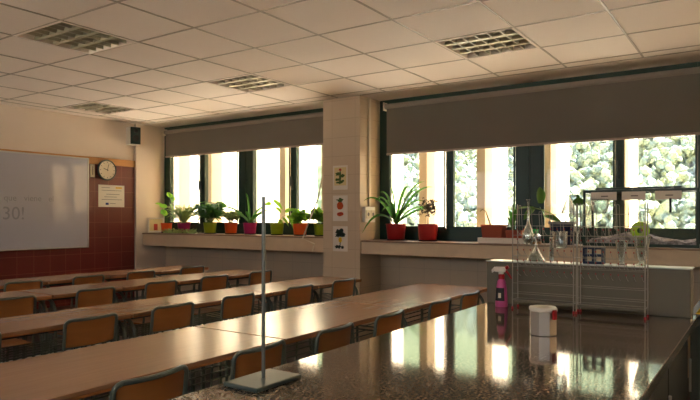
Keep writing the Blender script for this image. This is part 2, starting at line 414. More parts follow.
text_mesh('30!', .21, 'handwriting', M_ink, t, Matrix.Translation((.22, -.0195, .36)) @ RX)

t = thing('wall_clock', 'round wall clock with a cream face and dark rim beside the whiteboard', 'clock', (4.90, YB-.03, 1.962))
RC = Matrix.Rotation(PI/2, 4, 'X')
MB().lathe([(.0, .0), (.125, 0), (.135, .008), (.137, .03), (.130, .04), (.120, .036), (.118, .03), (0, .03)], n=48, M=RC).build('case', M_dktube, t)
MB().lathe([(0, .0305), (.118, .0305), (.118, .032), (0, .032)], n=48, M=RC).build('dial', M_cream, t)
mk = MB()
for k in range(12):
    A = Matrix.Rotation(k*PI/6, 4, 'Y'); mk.box(-.003, .003, -.0338, -.0325, .092, .108, M=A)
mk.build('hour_marks', M_black, t)
for nm, an, ln, w_ in (('hour_hand', -70, .06, .004), ('minute_hand', 15, .09, .003)):
    MB().box(-w_, w_, -.036, -.0345, -.015, ln, M=Matrix.Rotation(math.radians(an), 4, 'Y')).build(nm, M_black, t)

t = thing('thermometer', 'narrow cream wall thermometer between the whiteboard and the clock', 'thermometer', (4.71, YB-.0152, 1.86))
MB().bbox(-.032, .032, -.014, 0, 0, .168, .004).build('backing', M_cream, t)
MB().tube([(0, -.015, .03), (0, -.015, .14)], .005, 8).build('tube', M_inkd, t)

t = thing('notice', 'white paper notice with a yellow mark, on the tiles under the clock', 'poster', (4.995, YB-.0151, 1.48))
MB().box(-.195, .195, -.002, 0, 0, .29).build('sheet', M_paper, t)
MB().box(.06, .155, -.0028, -.0021, .245, .267).build('yellow_mark', M_yellow, t)
MB().box(-.09, -.045, -.0028, -.0021, .028, .056).build('blue_emblem', M_blue, t)
q = MB()
for zz, a, b in ((.252, -.15, -.03), (.215, -.15, .15), (.165, -.08, .12), (.130, -.11, .08), (.095, -.15, .155), (.044, -.03, .06)):
    q.box(a, b, -.0027, -.0021, zz, zz+.006)
q.build('printed_lines', M_inkd, t)

t = thing('loudspeaker', 'small boxy loudspeaker with a dark grille high in the corner of the board wall', 'loudspeaker', (5.25, YB-.135, 2.32), math.radians(-16))
MB().bbox(-.075, .075, -.06, .08, 0, .24, .008).build('cabinet', M_whiteplastic, t)
MB().bbox(-.066, .070, -.068, -.059, .006, .234, .003).build('grille', M_dish, t)
for zz, r_ in ((.085, .042), (.18, .026)): MB().lathe([(0, .0), (r_*.3, .001), (r_*.9, .006), (r_, .008), (r_, .0)], n=24, M=Matrix.Translation((.002, -.068, zz)) @ RC).build('speaker_cone', M_black, t)
MB().bbox(-.02, .02, .088, .13, .09, .15, .003).build('bracket', M_dktube, t)

# prints on the pillar (face x = 5.43)
def pr_card(z0, h, label):
    t = thing('botanical_print', label, 'print', (XP-.0001, 3.791, z0), group='botanical prints on the pillar')
    MB().box(-.002, 0, -.096, .096, 0, h).build('sheet', M_paper, t); return t
def blob(t, cy, cz, ry, rz, m, name, wob=.15, seed=1, lvl=0):
    r = random.Random(seed); n = 20; vs = [(-.0024-lvl*.0003, cy, cz)]
    for k in range(n): a = 2*PI*k/n; w = 1+r.uniform(-wob, wob); vs.append((-.0024-lvl*.0003, cy+ry*w*math.cos(a), cz+rz*w*math.sin(a)))
    vs += [(v[0]+.0004, v[1], v[2]) for v in vs[1:]]
    fs = [(0, k+1, (k+1) % n+1) for k in range(n)]+[(k+1, (k+1) % n+1, n+(k+1) % n+1, n+k+1) for k in range(n)]
    MB().add(vs, fs).build(name, m, t)
t = pr_card(1.64, .26, 'botanical print with a green leafy stem on cream, topmost on the pillar')
MB().box(-.0023, -.002, -.078, .078, .045, .24).build('tinted_ground', M_prY, t)
for k, (a, b, r1, r2) in enumerate(((0, .14, .012, .075), (.03, .17, .03, .018), (-.03, .15, .03, .016), (.035, .11, .03, .015), (-.025, .09, .028, .014), (.01, .075, .04, .012))): blob(t, a, b, r1, r2, M_prG, 'painted_leaf', .3, k, 1)
blob(t, 0, .215, .018, .014, M_prR, 'painted_flower', .3, 9, 2)
t = pr_card(1.303, .275, 'botanical print of an orange-red fruit above a cut fruit, middle one on the pillar')
blob(t, 0, .225, .04, .02, M_prG, 'painted_leaf', .4, 2, 0); blob(t, .002, .165, .042, .042, M_prO, 'painted_fruit', .05, 3, 1); blob(t, .0, .075, .045, .022, M_prO, 'painted_cut_fruit', .1, 4, 0); blob(t, .0, .08, .03, .008, M_prR, 'painted_seeds', .2, 5, 1)
t = pr_card(.977, .27, 'botanical print of a dark green plant with yellow fruit, lowest on the pillar')
for k, (a, b, r1, r2) in enumerate(((0, .20, .05, .038), (.03, .17, .03, .02), (-.035, .18, .03, .02), (0, .11, .010, .06), (.03, .05, .035, .018), (-.03, .045, .02, .015))): blob(t, a, b, r1, r2, M_prD, 'painted_leaf', .4, k+20, 0)
blob(t, .0, .125, .022, .03, M_yellow, 'painted_fruit', .15, 6, 1)

# conduit and sockets on the pillar side (face y = 3.54)
t = thing('cable_conduit', 'vertical cream cable conduit running up the side of the pillar', 'conduit', (5.60, 3.54, 1.46))
MB().bbox(-.018, .018, -.022, 0, 0, 1.168, .003).build('channel', M_cream, t)
MB().bbox(-.022, .022, -.026, .0, .4, .42, .002).build('clip', M_cream, t)
t = thing('socket_block', 'white double power socket on the side of the pillar next to the red flower pot', 'power socket', (5.575, 3.54, 1.29))
MB().bbox(-.10, .10, -.04, 0, 0, .165, .005).build('housing', M_whiteplastic, t)
for a in (-.047, .047):
    MB().bbox(a-.04, a+.04, -.046, -.0395, .04, .13, .003).build('socket_plate', M_cream, t)
    MB().lathe([(0, 0), (.02, 0), (.02, .001), (0, .001)], n=20, M=Matrix.Translation((a, -.046, .085)) @ RC).build('socket_hole', M_inkd, t)

# ------------------------------------------------------------------ desks
def inv_u(y0, y1, h, x, r=.0125, cr=.11, n=7):
    pts = [(x, y0, 0)]
    for k in range(n+1): a = PI-PI/2*k/n; pts.append((x, y0+cr+cr*math.cos(a), h-cr+cr*math.sin(a)))
    for k in range(n+1): a = PI/2-PI/2*k/n; pts.append((x, y1-cr+cr*math.cos(a), h-cr+cr*math.sin(a)))
    pts.append((x, y1, 0)); return pts
def desk(x0, x1, y0, y1, label, group):
    w = (x1-x0)/2-.006; d = (y1-y0)/2; t = thing('school_desk', label, 'desk', ((x0+x1)/2, (y0+y1)/2, 0), group=group)
    top = MB(); top.bbox(-w, w, -d, d, .742, .760, .003)
    top.build('tabletop', M_desk, t)
    MB().bbox(-w+.001, w-.001, -d+.001, d-.001, .732, .7425, .002).build('edge_board', M_edge, t)
    for sx in (-1, 1):
        x = sx*(w-.03); MB().tube(inv_u(-d+.03, d-.03, .719, x), .0125, 10).build('leg_frame', M_tube, t)
    for y in (-d+.14, d-.14): MB().bbox(-w+.045, w-.045, y-.01, y+.01, .700, .7315, .002).build('rail', M_dktube, t)
    sh = MB()
    for k in range(6):
        y = -d+.10+k*(2*d-.18)/5; sh.tube([(-w+.045, y, .60), (w-.045, y, .60)], .004, 6)
    for s_ in (-1, 1):
        sh.tube([(s_*(w-.05), -d+.09, .70), (s_*(w-.05), -d+.09, .60), (s_*(w-.05), d-.07, .60), (s_*(w-.05), d-.07, .70)], .005, 6)
    sh.build('wire_shelf', M_tube, t)
    return t
# chair: local front is +y
CW = .160
def chair_proto():
    t = bpy.data.objects.new('school_chair', None); COL.objects.link(t); t.empty_display_size = .05
    # seat, gently dished
    nx, ny = 9, 9; vs = []; fs = []
    for s_ in (0, 1):
        for i in range(nx):
            for j in range(ny):
                u = i/(nx-1)*2-1; v = j/(ny-1)*2-1
                x = .170*u*(1-.06*v*v); y = .18*v*(1-.05*u*u)+.01
                z = .452-.012*(1-u*u)*(1-v*v) - .012*max(0, v-.6)/.4 - s_*.011
                vs.append((x, y, z))
    o = nx*ny
    for i in range(nx-1):
        for j in range(ny-1):
            a = i*ny+j; fs.append((a, a+1, a+ny+1, a+ny)); fs.append((o+a, o+a+ny, o+a+ny+1, o+a+1))
    rim = [i*ny for i in range(nx)]+[(nx-1)*ny+j for j in range(1, ny)]+[i*ny+ny-1 for i in range(nx-2, -1, -1)]+[j for j in range(ny-2, 0, -1)]
    for k in range(len(rim)): a, b = rim[k], rim[(k+1) % len(rim)]; fs.append((a, b, o+b, o+a))
    MB().add(vs, fs).build('seat', M_ply, t)
    # backrest: curved plywood
    n = 12; m_ = 5; vs = []; fs = []
    def bp(u, v, s_):
        x = .150*u; hh = .142; z = .645+hh*v
        if v > .99: z -= .010*abs(u)**6
        y = -.205-.030*(1-u*u)-(v*hh)*.12 + s_*.011
        return (x, y, z)
    for s_ in (0, 1):
        for i in range(n+1):
            for j in range(m_+1): vs.append(bp(i/n*2-1, j/m_, s_))
    o = (n+1)*(m_+1)
    for i in range(n):
        for j in range(m_):
            a = i*(m_+1)+j; fs.append((a, a+1, a+m_+2, a+m_+1)); fs.append((o+a, o+a+m_+1, o+a+m_+2, o+a+1))
    w = m_+1
    rim = [i*w for i in range(n+1)]+[n*w+j for j in range(1, w)]+[i*w+m_ for i in range(n-1, -1, -1)]+[j for j in range(m_-1, 0, -1)]
    for k in range(len(rim)): a, b = rim[k], rim[(k+1) % len(rim)]; fs.append((a, b, o+b, o+a))
    MB().add(vs, fs).build('backrest', M_ply, t)
    # back frame tube bent over the top of the backrest
    pts = [(-CW, -.185, .43), (-CW, -.205, .62), (-CW, -.219, .752)]
    for k in range(1, 6): a = PI-PI/2*k/6; pts.append((-CW+.03+.03*math.cos(a), -.219-.002*k, .76+.03*math.sin(a)))
    for k in range(9): u = -1+2*k/8; pts.append((u*.128, -.226-.026*(1-u*u), .790))
    pts2 = [(-p[0], p[1], p[2]) for p in reversed(pts[:8])]
    MB().tube(pts+pts2, .0095, 8).build('back_frame', M_tube, t)
    for sx in (-1, 1):
        MB().tube([(sx*CW, -.185, .43), (sx*CW, -.20, .3), (sx*.172, -.225, 0)], .0095, 8).build('leg', M_tube, t)
        MB().tube([(sx*.148, .17, .43), (sx*.155, .185, .3), (sx*.165, .205, 0)], .0095, 8).build('leg', M_tube, t)
    r = MB()
    for sx in (-1, 1): r.tube([(sx*CW, -.185, .43), (sx*.148, .17, .43)], .0095, 8)
    r.tube([(-.145, .15, .428), (.145, .15, .428)], .009, 8)
    r.build('seat_frame', M_tube, t)
    return t
rows = {
 'A': dict(y0=1.90, y1=2.53, d=[(.90, 2.26), (2.26, 3.48), (3.48, 4.87)], c=[1.39, 1.95, 2.50, 3.04, 3.70, 4.20], cy=2.00, n='the row beside the granite bench'),
 'B': dict(y0=3.17, y1=3.66, d=[(1.08, 2.35), (2.35, 3.62), (3.62, 4.22), (4.22, 4.90)], c=[1.37, 2.01, 2.58, 3.15, 3.85, 4.48], cy=3.30, n='the third row from the whiteboard'),
 'C': dict(y0=4.41, y1=4.92, d=[(1.95, 2.57), (2.57, 3.18), (3.18, 3.77), (3.77, 4.40), (4.40, 5.03)], c=[2.21, 2.84, 3.46, 4.08, 4.71], cy=4.50, n='the second row from the whiteboard'),
 'D': dict(y0=5.40, y1=5.90, d=[(2.5, 3.11), (3.11, 3.74), (3.74, 4.37), (4.37, 5.05)], c=[2.81, 3.42, 4.02, 4.70], cy=5.50, n='the row nearest the whiteboard'),
}
ordw = ['window end', 'second from window', 'third from window', 'fourth from window', 'fifth from window', 'sixth from window']
proto = None; rr = random.Random(5)
for k, R in rows.items():
    for i, (a, b) in enumerate(reversed(R['d'])):
        big = 'wide wooden desk' if b-a > 1 else 'narrow wooden desk'
        desk(a, b, R['y0'], R['y1'], '%s in %s, %s' % (big, R['n'], ordw[i]), 'wooden school desks in rows')
    for i, x in enumerate(reversed(R['c'])):
        if proto is None: c_ = proto = chair_proto()
        else: c_ = dup(proto)
        c_.location = (x, R['cy'], 0); c_.rotation_euler = (0, 0, math.radians(rr.uniform(-2.5, 2.5)))
        tag(c_, 'plywood chair at %s, %s' % (R['n'], ordw[i]), 'chair', 'plywood school chairs')

# ------------------------------------------------------------------ granite bench
t = thing('lab_bench', 'long laboratory bench with polished speckled granite top and grey upstand', 'bench', (0, 0, 0))
MB().bbox(.35, 3.17, .25, 1.20, .868, .90, .004).build('worktop', M_granite, t)
MB().box(.42, 3.12, .30, 1.15, .10, .868).build('cabinet', M_cab, t)
MB().box(.46, 3.08, .36, 1.09, 0, .10).build('plinth', M_black, t)
for k in range(4):
    x0 = .44+k*.66; d_ = MB().bbox(x0, x0+.64, 1.15, 1.168, .12, .85, .003).build('door', M_sidecab, t); MB().tube([(x0+.56, 1.185, .6), (x0+.56, 1.185, .74)], .005, 8).build('handle', M_alu, d_)
    d_ = MB().bbox(x0, x0+.64, .282, .30, .12, .85, .003).build('door', M_cab, t); MB().tube([(x0+.56, .266, .6), (x0+.56, .266, .74)], .005, 8).build('handle', M_alu, d_)
MB().bbox(3.05, 3.17, .27, 1.20, .9, 1.112, .003).build('upstand', M_panel, t)
MB().bbox(3.045, 3.175, .265, 1.205, 1.112, 1.118, .002).build('upstand_top', M_paneltop, t)

# retort stand with tall rod
t = thing('retort_stand', 'tall thin metal stand rod rising from the left edge of the granite bench', 'stand', (1.234, 1.112, .9))
MB().bbox(-.09, .09, -.06, .06, 0, .012, .004).build('base', M_dktube, t)
MB().tube([(0, 0, .01), (-.004, -.004, .496)], .0052, 14).build('rod', mat('stand_rod_steel', (128, 134, 130), .35, metal=.7, var=.02), t)

# spray bottle
t = thing('spray_bottle', 'pink spray bottle with white head and red trigger against the grey upstand', 'spray bottle', (2.95, 1.085, .9), math.radians(8))
MB().lathe([(0, 0), (.029, 0), (.031, .004), (.030, .03), (.026, .09), (.020, .125), (.014, .135), (.013, .14), (0, .14)], n=28).build('bottle', M_pink, t)
MB().lathe([(.015, .136), (.0155, .157), (.013, .16), (0, .16)], n=20).build('collar', M_redpl, t)
h = MB(); h.bbox(-.012, .012, -.022, .034, .170, .196, .006); h.bbox(-.009, .009, -.010, .014, .156, .178, .004)
h.add([(-.010, .034, .196), (.010, .034, .196), (-.010, .036, .172), (.010, .036, .172), (-.008, .048, .180), (.008, .048, .180), (-.008, .046, .165), (.008, .046, .165)], [(0, 1, 5, 4), (2, 3, 7, 6), (4, 5, 7, 6), (0, 2, 6, 4), (1, 3, 7, 5)])
h.build('spray_head', M_whiteplastic, t)
MB().tube([(0, -.020, .190), (0, -.034, .198)], .009, 12).build('nozzle', M_redpl, t)
MB().tube([(0, -.016, .178), (0, -.030, .168), (0, -.042, .150), (0, -.050, .138)], [.007, .006, .005, .004], 8).build('trigger', M_redpl, t)
lb = MB(); vs = []; fs = []
for i in range(9):
    for j in range(5):
        a = math.radians(120+i*12.5); z = .03+.016*j; r_ = .0306-.0045*(z-.03)/.06+.0006; vs.append((r_*math.cos(a), r_*math.sin(a), z))
for i in range(8):
    for j in range(4): a = i*5+j; fs.append((a, a+5, a+6, a+1))
lb.add(vs, fs); lo = lb.build('printed_label', M_black, t)
vs = []; fs = []
for i in range(4):
    for j in range(3):
        a = math.radians(160+i*9); z = .045+.012*j; r_ = .0306-.0045*(z-.03)/.06+.0012; vs.append((r_*math.cos(a), r_*math.sin(a), z))
for i in range(3):
    for j in range(2): a = i*3+j; fs.append((a, a+3, a+4, a+1))
MB().add(vs, fs).build('label_picture', M_cream, lo)

# steel canister
t = thing('steel_canister', 'shiny steel canister with lid and red catch standing on the granite bench', 'canister', (2.33, .695, .9))
MB().lathe([(0, 0), (.046, 0), (.050, .003), (.050, .088), (.048, .09), (0, .09)], n=8).build('body', M_steel, t)
MB().lathe([(0, .089), (.0515, .089), (.054, .092), (.054, .100), (.050, .105), (.030, .107), (0, .108)], n=8).build('lid', M_whiteplastic, t)
c = MB(); c.bbox(-.008, .008, -.060, -.048, .062, .098, .003); c.build('catch', M_redpl, t).rotation_euler = (0, 0, math.radians(-25))

# ------------------------------------------------------------------ draining racks
def rack(yc, label):
    t = thing('draining_rack', label, 'draining rack', (2.945, yc, .9), group='wire draining racks')
    W = .143; D = .04; H = .505
    for sx in (-1, 1):
        for sy in (-1, 1):
            MB().tube([(sx*D, sy*W, .006), (sx*D*.85, sy*W, H)], .0026, 8).build('post', M_wire, t)
            MB().lathe([(0, 0), (.005, 0), (.0055, .006), (.004, .012), (0, .012)], c=(sx*D, sy*W, 0), n=10).build('foot_cap', M_redpl, t)
    cw = MB()
    for z in (.045, .075, .125, .205, .255, .305, .355, .40, .455):
        for sx in (-1, 1):
            cw.tube([(sx*D*.93, -W, z), (sx*D*.93, W, z)], .0010, 6)
        if z in (.045, .255, .455):
            for sy in (-1, 1): cw.tube([(-D*.93, sy*W, z), (D*.93, sy*W, z)], .0012, 6)
    for k in range(1, 9):
        y = -W+2*W*k/9; cw.tube([(D*.9, y, .205), (D*.9, y, .40)], .0008, 5)
    cw.build('cross_wires', M_wire, t)
    MB().bbox(-D+.004, D-.004, -W+.005, W-.005, .03, .042, .003).build('drip_tray', M_panel, t)
    # pegs, each a bent wire with a red tip
    p0 = None
    for z in (.155, .205, .255, .305, .355):
        for k in range(9):
            y = -W+2*W*(k+.5)/9
            if p0 is None:
                p = MB().tube([(0, 0, 0), (-.028, 0, .010), (-.052, 0, .028)], .0013, 6).build('peg', M_wire, t)
                MB().lathe([(0, 0), (.0024, .001), (.0026, .005), (.0014, .008), (0, .0085)], c=(-.053, 0, .026), n=8).build('peg_tip', M_redpl, p); p0 = p
            else: p = dup(p0, t)
            p.location = (D*.9, y, z)
    for k in range(6):
        y = -W+.02+2*(W-.02)*k/5; h = .47+.03*((k*7) % 3)/2
        pts = [(D*.8, y-.006, .36), (D*.3, y-.006, h-.01), (D*.26, y-.004, h-.002), (D*.25, y, h), (D*.26, y+.004, h-.002), (D*.3, y+.006, h-.01), (D*.8, y+.006, .36)]
        MB().tube(pts, .0012, 6).build('hairpin_peg', M_wire, t)
    return t
rack(.871, 'white wire draining rack on the bench, nearer the spray bottle')
rack(.573, 'white wire draining rack on the bench, nearer the right end of the grey upstand')

# ------------------------------------------------------------------ glassware
def glassware(name, prof, loc, label, wall=.0022, n=28, M=None, group='clear laboratory glassware'):
    inner = [(max(r-wall, .0), z+(wall if i == 0 else 0)) for i, (r, z) in enumerate(prof)]
    pr = [(0, prof[0][1])]+prof+list(reversed(inner))+[(0, prof[0][1]+wall)]
    o = MB().lathe(pr, n=n, M=M).build(name, M_glass, ang=60); o.location = loc
    return tag(o, label, {'conical_flask': 'flask', 'long_necked_flask': 'flask', 'beaker': 'beaker', 'measuring_glass': 'measuring glass', 'test_tube': 'test tube', 'glass_dish': 'dish', 'glass_funnel': 'funnel'}[name], group)
LZ = 1.1185; LX = 3.105
def onledge(px_ratio): return px_ratio*LX
# conical flask with thin neck, on the upstand
glassware('conical_flask', [(.040, 0), (.046, .004), (.043, .012), (.010, .066), (.006, .075), (.006, .152), (.009, .155)], (3.11, .963, LZ), 'clear conical flask with a wide base and thin neck on top of the grey upstand')
glassware('long_necked_flask', [(.012, 0), (.022, .010), (.028, .03), (.024, .055), (.010, .095), (.006, .11), (.006, .21), (.010, .215), (.012, .212)], (2.925, .943, 1.212), 'clear flask with a long thin neck hung upright in the left draining rack')
glassware('beaker', [(.029, 0), (.032, .003), (.0325, .07), (.036, .078)], (2.918, .792, 1.197), 'small clear glass beaker hung in the left draining rack')
glassware('test_tube', [(.004, 0), (.009, .004), (.011, .012), (.011, .12), (.014, .124)], (3.11, .885, LZ), 'clear test tube standing behind the left draining rack beside the conical flask')
glassware('conical_flask', [(.029, 0), (.034, .004), (.032, .012), (.014, .06), (.011, .066), (.011, .085), (.015, .088)], (2.950, .762, 1.358), 'clear conical flask perched on top of the left draining rack')
glassware('glass_dish', [(.018, 0), (.028, .006), (.036, .03), (.039, .05), (.039, .060), (.043, .066)], (2.945, .621, 1.358), 'clear glass dish perched on top of the right draining rack')
glassware('measuring_glass', [(.020, 0), (.021, .005), (.011, .010), (.010, .016), (.013, .022), (.019, .055), (.029, .112), (.033, .116)], (3.11, .560, LZ), 'clear cone-shaped measuring glass on the upstand, the smaller of the two')
glassware('measuring_glass', [(.023, 0), (.024, .006), (.013, .012), (.012, .02), (.018, .03), (.028, .075), (.038, .132), (.043, .137)], (3.11, .474, LZ), 'clear cone-shaped measuring glass on the upstand, the larger of the two')
glassware('glass_funnel', [(.005, 0), (.006, .05), (.009, .06), (.022, .085), (.024, .088)], (2.955, .722, 1.21), 'slim clear glass funnel tube hanging between the two draining racks')
# navy test-tube rack on the upstand
t = thing('test_tube_rack', 'dark navy slatted test tube rack behind the right draining rack', 'test tube rack', (3.11, .683, LZ))
f = MB()
for z in (0, .035, .07): f.bbox(-.03, .03, -.046, .046, z, z+.012, .002)
for y in (-.043, -.001, .041): f.bbox(-.028, .028, y-.003, y+.006, .010, .074, .001)
f.build('frame', P_bl, t)

# ------------------------------------------------------------------ plants
def ribbon(mb, pts, w, fold=.25, mi=0, twist=.75):
    P = [Vector(p) for p in pts]; K = len(P); vs = []; fs = []
    for i, p in enumerate(P):
        d = (P[min(i+1, K-1)]-P[max(i-1, 0)]).normalized(); s_ = d.cross(Vector((0, 0, 1)))
        if s_.length < 1e-3: s_ = Vector((1, 0, 0))
        s_.normalize(); nn = s_.cross(d); s_, nn = s_*math.cos(twist)+nn*math.sin(twist), nn*math.cos(twist)-s_*math.sin(twist); t = i/(K-1); ww = w*(math.sin(PI*min(1, (t*.86+.14)))**.7)*.5
        if i == K-1: ww = w*.04
        vs += [p+s_*ww+nn*ww*fold, p, p-s_*ww+nn*ww*fold]
    for i in range(K-1):
        a = i*3; fs += [(a, a+1, a+4, a+3), (a+1, a+2, a+5, a+4)]
    mb.add(vs, fs, mi)
def arch(base, ang, ln, rise, droop, n=9, lean=0):
    pts = []; 
    for i in range(n):
        t = i/(n-1); r = ln*(t**1.15); z = rise*math.sin(min(1, t*.9+.0)*PI*.55)*1.0 - droop*t**3
        pts.append((base[0]+r*math.cos(ang), base[1]+r*math.sin(ang), base[2]+z))
    return pts
def leafblade(mb, c, d, ln, w, seed, mi=0):
    d = Vector(d).normalized(); pts = [Vector(c)+d*ln*i/5+Vector((0, 0, -.18*ln*(i/5)**2)) for i in range(6)]; ribbon(mb, pts, w, .3, mi)
def pot(t, r, h, m, saucer=P_sau, rim=True, sz=.010):
    z0 = sz if saucer else 0
    pr = [(0, z0), (r*.80, z0), (r*.83, z0+.004), (r*.97, z0+h-.012), (r, z0+h-.010), (r, z0+h), (r*.92, z0+h), (r*.90, z0+h-.02), (0, z0+h-.02)]
    MB().lathe(pr, n=32).build('pot', m, t)
    if saucer: MB().lathe([(0, 0), (r*.85, 0), (r*.98, .014), (r*.94, .014), (r*.82, .0085), (0, .0085)], n=28).build('saucer', saucer, t)
    MB().lathe([(0, z0+h-.0195), (r*.895, z0+h-.0195), (r*.8, z0+h-.013), (0, z0+h-.011)], n=24).build('soil', M_soil, t)
    return z0+h-.014
def plant(kind, r, h, m, loc, label, seed, group, **kw):
    t = thing('potted_plant', label, 'plant', loc, group=group); z = pot(t, r, h, m); R = random.Random(seed)
    mb = MB(); st = MB(); lm = M_leaf
    if kind == 'bushy':      # dense small leaves on stems
        lm = kw.get('leaf', M_leafd)
        for k in range(kw.get('n', 22)):
            a = R.uniform(0, 2*PI); ln = R.uniform(.3, 1)*kw.get('sp', .12); hh = R.uniform(.5, 1)*kw.get('ht', .15)
            tip = (math.cos(a)*ln, math.sin(a)*ln, z+hh); st.tube([(math.cos(a)*.02, math.sin(a)*.02, z), (tip[0]*.5, tip[1]*.5, z+hh*.7), tip], .0015, 5)
            for q in range(5):
                f_ = .45+.14*q; b_ = R.uniform(0, 2*PI); c_ = (tip[0]*f_, tip[1]*f_, z+hh*(.3+.7*f_)); leafblade(mb, c_, (math.cos(b_), math.sin(b_), R.uniform(-.5, .5)), kw.get('ll', .06), kw.get('lw', .02), q)
    elif kind == 'grassy':   # arching thin leaves
        lm = kw.get('leaf', M_leafp)
        for k in range(kw.get('n', 60)):
            a = R.uniform(0, 2*PI); ribbon(mb, arch((R.uniform(-.02, .02), R.uniform(-.02, .02), z), a, R.uniform(.5, 1)*kw.get('sp', .17), R.uniform(.5, 1)*kw.get('ht', .16), R.uniform(.02, 1)*kw.get('dr', .12)), kw.get('lw', .007))
    elif kind == 'strap':    # a few long strap leaves
        lm = kw.get('leaf', M_leaf)
        for a, ln, rise, dr in kw['leaves']: ribbon(mb, arch((0, 0, z), a, ln, rise, dr, 11), kw.get('lw', .03))
    elif kind == 'climb':    # tall stem with big leaves
        lm = M_leafl
        for pts, lv in kw['stems']:
            q_ = kw.get('sc', 1); pts = [(a*q_, b*q_, c*q_) for a, b, c in pts]; lv = [(a*q_, b*q_, c*q_, d, e, f, g*q_*.9, h*q_) for a, b, c, d, e, f, g, h in lv]
            P = [(p[0], p[1], z+p[2]) for p in pts]; st.tube(P, .0022, 6)
            for (x, y, zz, ax, ay, az, ln, w) in lv: leafblade(mb, (x, y, z+zz), (ax, ay, az), ln, w, 0)
    elif kind == 'twiggy':
        lm = M_dry
        st.tube([(0, 0, z), (.003, 0, z+.09), (0, .002, z+.16)], [.006, .005, .004], 7)
        for k in range(70):
            a = R.uniform(0, 2*PI); e = R.uniform(-.3, 1.2); r_ = R.uniform(.05, .115); s0 = Vector((0, 0, z+.12+R.uniform(0, .08))); e0 = s0+Vector((math.cos(a)*math.cos(e), math.sin(a)*math.cos(e), math.sin(e)*1.1))*r_
            mid = (s0+e0)/2+Vector((R.uniform(-.015, .015), R.uniform(-.015, .015), .01)); st.tube([s0, mid, e0], [.002, .0016, .001], 5)
            for q in range(4):
                b_ = R.uniform(0, 6.28); leafblade(mb, e0, (math.cos(b_), math.sin(b_), R.uniform(-1, 1)), .026, .012, 0)
    if st.v: st.build('stem', M_dry if kind == 'twiggy' else M_leafd, t)
    if mb.v: mb.build('foliage', lm, t, ang=180)
    return t
GL = 'potted plants on the left window ledge'; GR = 'potted plants on the right window ledge'
XS = 5.63; ZL = 1.13; ZR = 1.10
Y0, Y1, Y2, Y3, Y4, Y5, Y6, Y7 = (6.859, 6.502, 6.002, 5.622, 5.296, 4.857, 4.505, 4.199)
YD = Vector((.56, -.83))   # screen-right direction on the ground, handy for leaf bearings
def bear(deg): return math.radians(deg)
RT = -56; LF = 124       # bearings to picture right / left
plant('climb', .078, .125, P_or, (XS, Y0, ZL), 'orange pot with a tall bright green climbing plant, leftmost on the left ledge', 1, GL, sc=1.4,
      stems=[([(0, 0, 0), (.01, -.01, .12), (.01, -.04, .22), (.01, -.07, .26)], [(.01, -.05, .30, -.2, -.35, -.5, .11, .09), (.0, -.02, .27, -.2, -.8, .2, .12, .08), (.0, -.05, .20, -.2, -.6, -.6, .11, .08), (.0, -.07, .12, -.2, -.6, -.5, .10, .08), (0, .0, .16, -.3, .5, .3, .09, .06), (0, .01, .08, -.3, .4, .8, .10, .07)]),
             ([(0, 0, 0), (-.01, .02, .10), (-.02, .06, .19)], [(-.02, .05, .19, -.2, .8, .3, .09, .03), (-.01, .01, .10, 0, .8, .4, .08, .05)])])
plant('grassy', .088, .128, P_mg, (XS, Y1, ZL), 'magenta pot with wispy pale grassy plant, beside the orange pot with the climber', 2, GL, n=170, sp=.27, ht=.30, dr=.14, lw=.012)
plant('bushy', .088, .135, P_li, (XS, Y2, ZL), 'lime green pot with a dense dark leafy mound, third pot from the left', 3, GL, n=70, sp=.21, ht=.28, ll=.13, lw=.02, leaf=M_leafd)
plant('bushy', .085, .135, P_or, (XS, Y3, ZL), 'orange pot with a low tuft of small leaves, left of the spiky plant', 4, GL, n=40, sp=.13, ht=.16, ll=.05, lw=.026, leaf=M_leafp)
plant('strap', .085, .135, P_mg, (XS, Y4, ZL), 'magenta pot with long spiky leaves arching to both sides, mid ledge', 5, GL,
      leaves=[(bear(LF), .34, .22, .0), (bear(LF-10), .20, .14, .02), (bear(RT), .22, .24, .03), (bear(RT+8), .27, .20, .04), (bear(RT-6), .17, .13, .0), (bear(LF), .05, .36, -.02), (bear(LF+4), .02, .24, .0), (bear(RT-20), .12, .14, .05), (bear(LF+20), .13, .12, .04), (bear(90), .08, .18, .04)], lw=.036)
plant('climb', .085, .130, P_li, (XS, Y5, ZL), 'lime green pot with a bending stem and yellowing leaves, right of the metal rod', 6, GL, sc=1.2,
      stems=[([(0, 0, 0), (-.02, .04, .07), (-.03, .08, .16), (-.01, .04, .23)], [(-.01, .04, .24, .3, -.6, -.5, .13, .07), (-.02, .06, .20, -.3, .9, .2, .08, .06), (0, .02, .17, .4, -.7, -.6, .08, .05)]),
             ([(0, 0, 0), (.03, -.05, .08), (.04, -.09, .10)], [(.04, -.08, .12, .3, -.6, .6, .08, .05), (.04, -.09, .08, .3, -.8, -.5, .09, .06), (.03, -.05, .06, .2, -.9, -.9, .10, .07), (.05, -.11, .05, .1, -.6, -.9, .10, .08), (.02, -.03, .05, -.6, -.3, -.7, .10, .06)])])
plant('bushy', .086, .130, P_or, (XS, Y6, ZL), 'orange pot with a bright green leafy sprout, second from the pillar', 7, GL, n=18, sp=.07, ht=.17, ll=.08, lw=.055, leaf=M_leafl)
plant('bushy', .085, .130, P_li, (XS, Y7, ZL), 'lime green pot with bright round leaves, closest to the pillar', 8, GL, n=24, sp=.16, ht=.18, ll=.08, lw=.055, leaf=M_leafl)
o = MB(); R = random.Random(11)
for k in range(150):
    y = R.uniform(6.10, 6.76); x = R.uniform(5.47, 5.53); a = R.uniform(0, 6.28); ribbon(o, arch((x, y, ZL+.002), a, R.uniform(.03, .06), R.uniform(.02, .07), R.uniform(0, .02), 6), .012)
